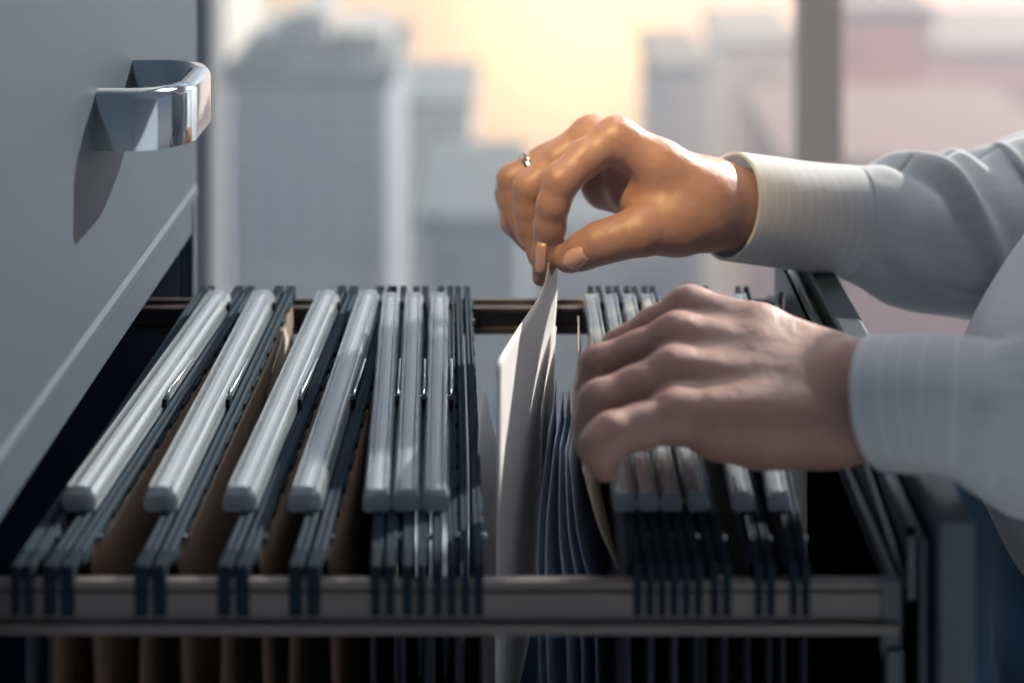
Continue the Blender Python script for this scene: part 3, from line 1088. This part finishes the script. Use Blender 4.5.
# ================================================================= LIGHT
wd = bpy.data.worlds.new('sky'); scn.world = wd; wd.use_nodes = True
nt = wd.node_tree
bg = nt.nodes['Background']
tc = nt.nodes.new('ShaderNodeTexCoord')
sp = nt.nodes.new('ShaderNodeSeparateXYZ'); nt.links.new(tc.outputs['Generated'], sp.inputs[0])
mr = nt.nodes.new('ShaderNodeMapRange'); mr.inputs['From Min'].default_value = -.45; mr.inputs['From Max'].default_value = .9
nt.links.new(sp.outputs[2], mr.inputs['Value'])
cr_ = nt.nodes.new('ShaderNodeValToRGB'); nt.links.new(mr.outputs[0], cr_.inputs[0])
e = cr_.color_ramp.elements
e[0].position = 0.0; e[0].color = (.14, .19, .27, 1)
e[1].position = 1.0; e[1].color = (.22, .34, .55, 1)
for pos, c in ((.13, (.26, .31, .38)), (.22, (.58, .59, .58)), (.36, (.62, .64, .66)), (.6, (.36, .46, .60))):
    q = e.new(pos); q.color = (*c, 1)


def lobe(px, py, power, col, prev):
    v = P(px, py, 1.0); v /= np.linalg.norm(v)
    d = nt.nodes.new('ShaderNodeVectorMath'); d.operation = 'DOT_PRODUCT'
    nr = nt.nodes.new('ShaderNodeVectorMath'); nr.operation = 'NORMALIZE'
    nt.links.new(tc.outputs['Generated'], nr.inputs[0]); nt.links.new(nr.outputs[0], d.inputs[0]); d.inputs[1].default_value = v
    mx = nt.nodes.new('ShaderNodeMath'); mx.operation = 'MAXIMUM'; mx.inputs[1].default_value = 0; nt.links.new(d.outputs['Value'], mx.inputs[0])
    pw = nt.nodes.new('ShaderNodeMath'); pw.operation = 'POWER'; pw.inputs[1].default_value = power; nt.links.new(mx.outputs[0], pw.inputs[0])
    sc = nt.nodes.new('ShaderNodeVectorMath'); sc.operation = 'SCALE'; sc.inputs[0].default_value = col; nt.links.new(pw.outputs[0], sc.inputs['Scale'])
    ad = nt.nodes.new('ShaderNodeVectorMath'); ad.operation = 'ADD'; nt.links.new(prev, ad.inputs[0]); nt.links.new(sc.outputs[0], ad.inputs[1])
    return ad.outputs[0]


o = lobe(572, 15, 900, (2.3, 1.35, .35), cr_.outputs[0])
o = lobe(575, 15, 45, (1.5, .70, .04), o)
o = lobe(600, 0, 14, (.36, .19, .03), o)
o = lobe(960, 20, 60, (.75, .20, .22), o)
nt.links.new(o, bg.inputs['Color'])
bg.inputs['Strength'].default_value = .64

# unseen glowing ceiling panel, added to brighten sleeves, hands and papers from above
px_, py_ = .35, 1.95
cl_ = empty('added_ceiling_panel', (px_, py_, CEIL - .03), 'unseen square ceiling panel added to light the open drawer from above', 'added light')
fr_ = MB()
for a_ in ((-.36, -.36, .36, -.33), (-.36, .33, .36, .36), (-.36, -.33, -.33, .33), (.33, -.33, .36, .33)):
    fr_.box((px_ + a_[0], py_ + a_[1], CEIL - .03), (px_ + a_[2], py_ + a_[3], CEIL))
fr_.build('frame', M['mullion_pale'], cl_)
dm_ = mat('added_panel_diffuser', (.9, .9, .9), .6)
dm_.node_tree.nodes['Principled BSDF'].inputs['Emission Color'].default_value = (1, .97, .93, 1)
dm_.node_tree.nodes['Principled BSDF'].inputs['Emission Strength'].default_value = 14.0
MB().box((px_ - .33, py_ - .33, CEIL - .022), (px_ + .33, py_ + .33, CEIL - .014)).build('diffuser', dm_, cl_)
# unseen warm spot with its fixture, added to tint the raised hand
sx_, sy_, sz_ = -.55, .05, CEIL - .02
fx_ = empty('added_spot_fixture', (sx_, sy_, CEIL - .10), 'unseen small round ceiling spot added to warm the raised hand', 'added_spot')
MB().tube([(sx_, sy_, CEIL), (sx_, sy_, CEIL - .012)], .06, 24).build('mount', M['mullion_pale'], fx_)
MB().tube([(sx_, sy_, CEIL - .012), (sx_ + .01, sy_ + .02, CEIL - .09)], .04, 24, cap=False).build('added_spot_shade', M['mullion_pale'], fx_, solid=.003)
sl_ = bpy.data.lights.new('added_spot', 'SPOT'); sl_.energy = 260; sl_.color = (1, .70, .30); sl_.shadow_soft_size = .04
tgt = Vector(W(P(606, 135, 1.12))); sp_o = bpy.data.objects.new('added_spot', sl_); COL.objects.link(sp_o)
sp_o.location = W((sx_ + .012, sy_ + .024, CEIL - .11))
sp_o.rotation_euler = (sp_o.location - tgt).to_track_quat('Z', 'Y').to_euler()
sl_.spot_size = math.radians(6.5); sl_.spot_blend = 1.0

sun = bpy.data.lights.new('sun', 'SUN'); sun.energy = 11.0; sun.angle = math.radians(.9); sun.color = (1, .95, .86)
so = bpy.data.objects.new('sun', sun); COL.objects.link(so)
so.rotation_euler = Vector((.54, .70, .425)).to_track_quat('Z', 'Y').to_euler()
so.location = (4, 5, 5)

# ================================================================= CAMERA
cd = bpy.data.cameras.new('camera'); cam = bpy.data.objects.new('camera', cd); COL.objects.link(cam)
cam.location = (0, 0, H); cam.rotation_euler = (math.pi / 2, 0, 0)
cd.sensor_width = 36; cd.sensor_fit = 'HORIZONTAL'; cd.lens = F / 1024 * 36
cd.shift_x = (512 - CX) / 1024; cd.shift_y = -(341.5 - CY) / 1024
cd.clip_start = .05; cd.clip_end = 5000
cd.dof.use_dof = True; cd.dof.focus_distance = 1.02 * S; cd.dof.aperture_fstop = 4.4
scn.camera = cam
vs_ = scn.view_settings
vs_.view_transform = 'Standard'; vs_.look = 'None'; vs_.gamma = 1; vs_.exposure = 0; vs_.use_curve_mapping = False
scn.cycles.use_denoising = True
scn.cycles.max_bounces = 8
scn.cycles.transparent_max_bounces = 16
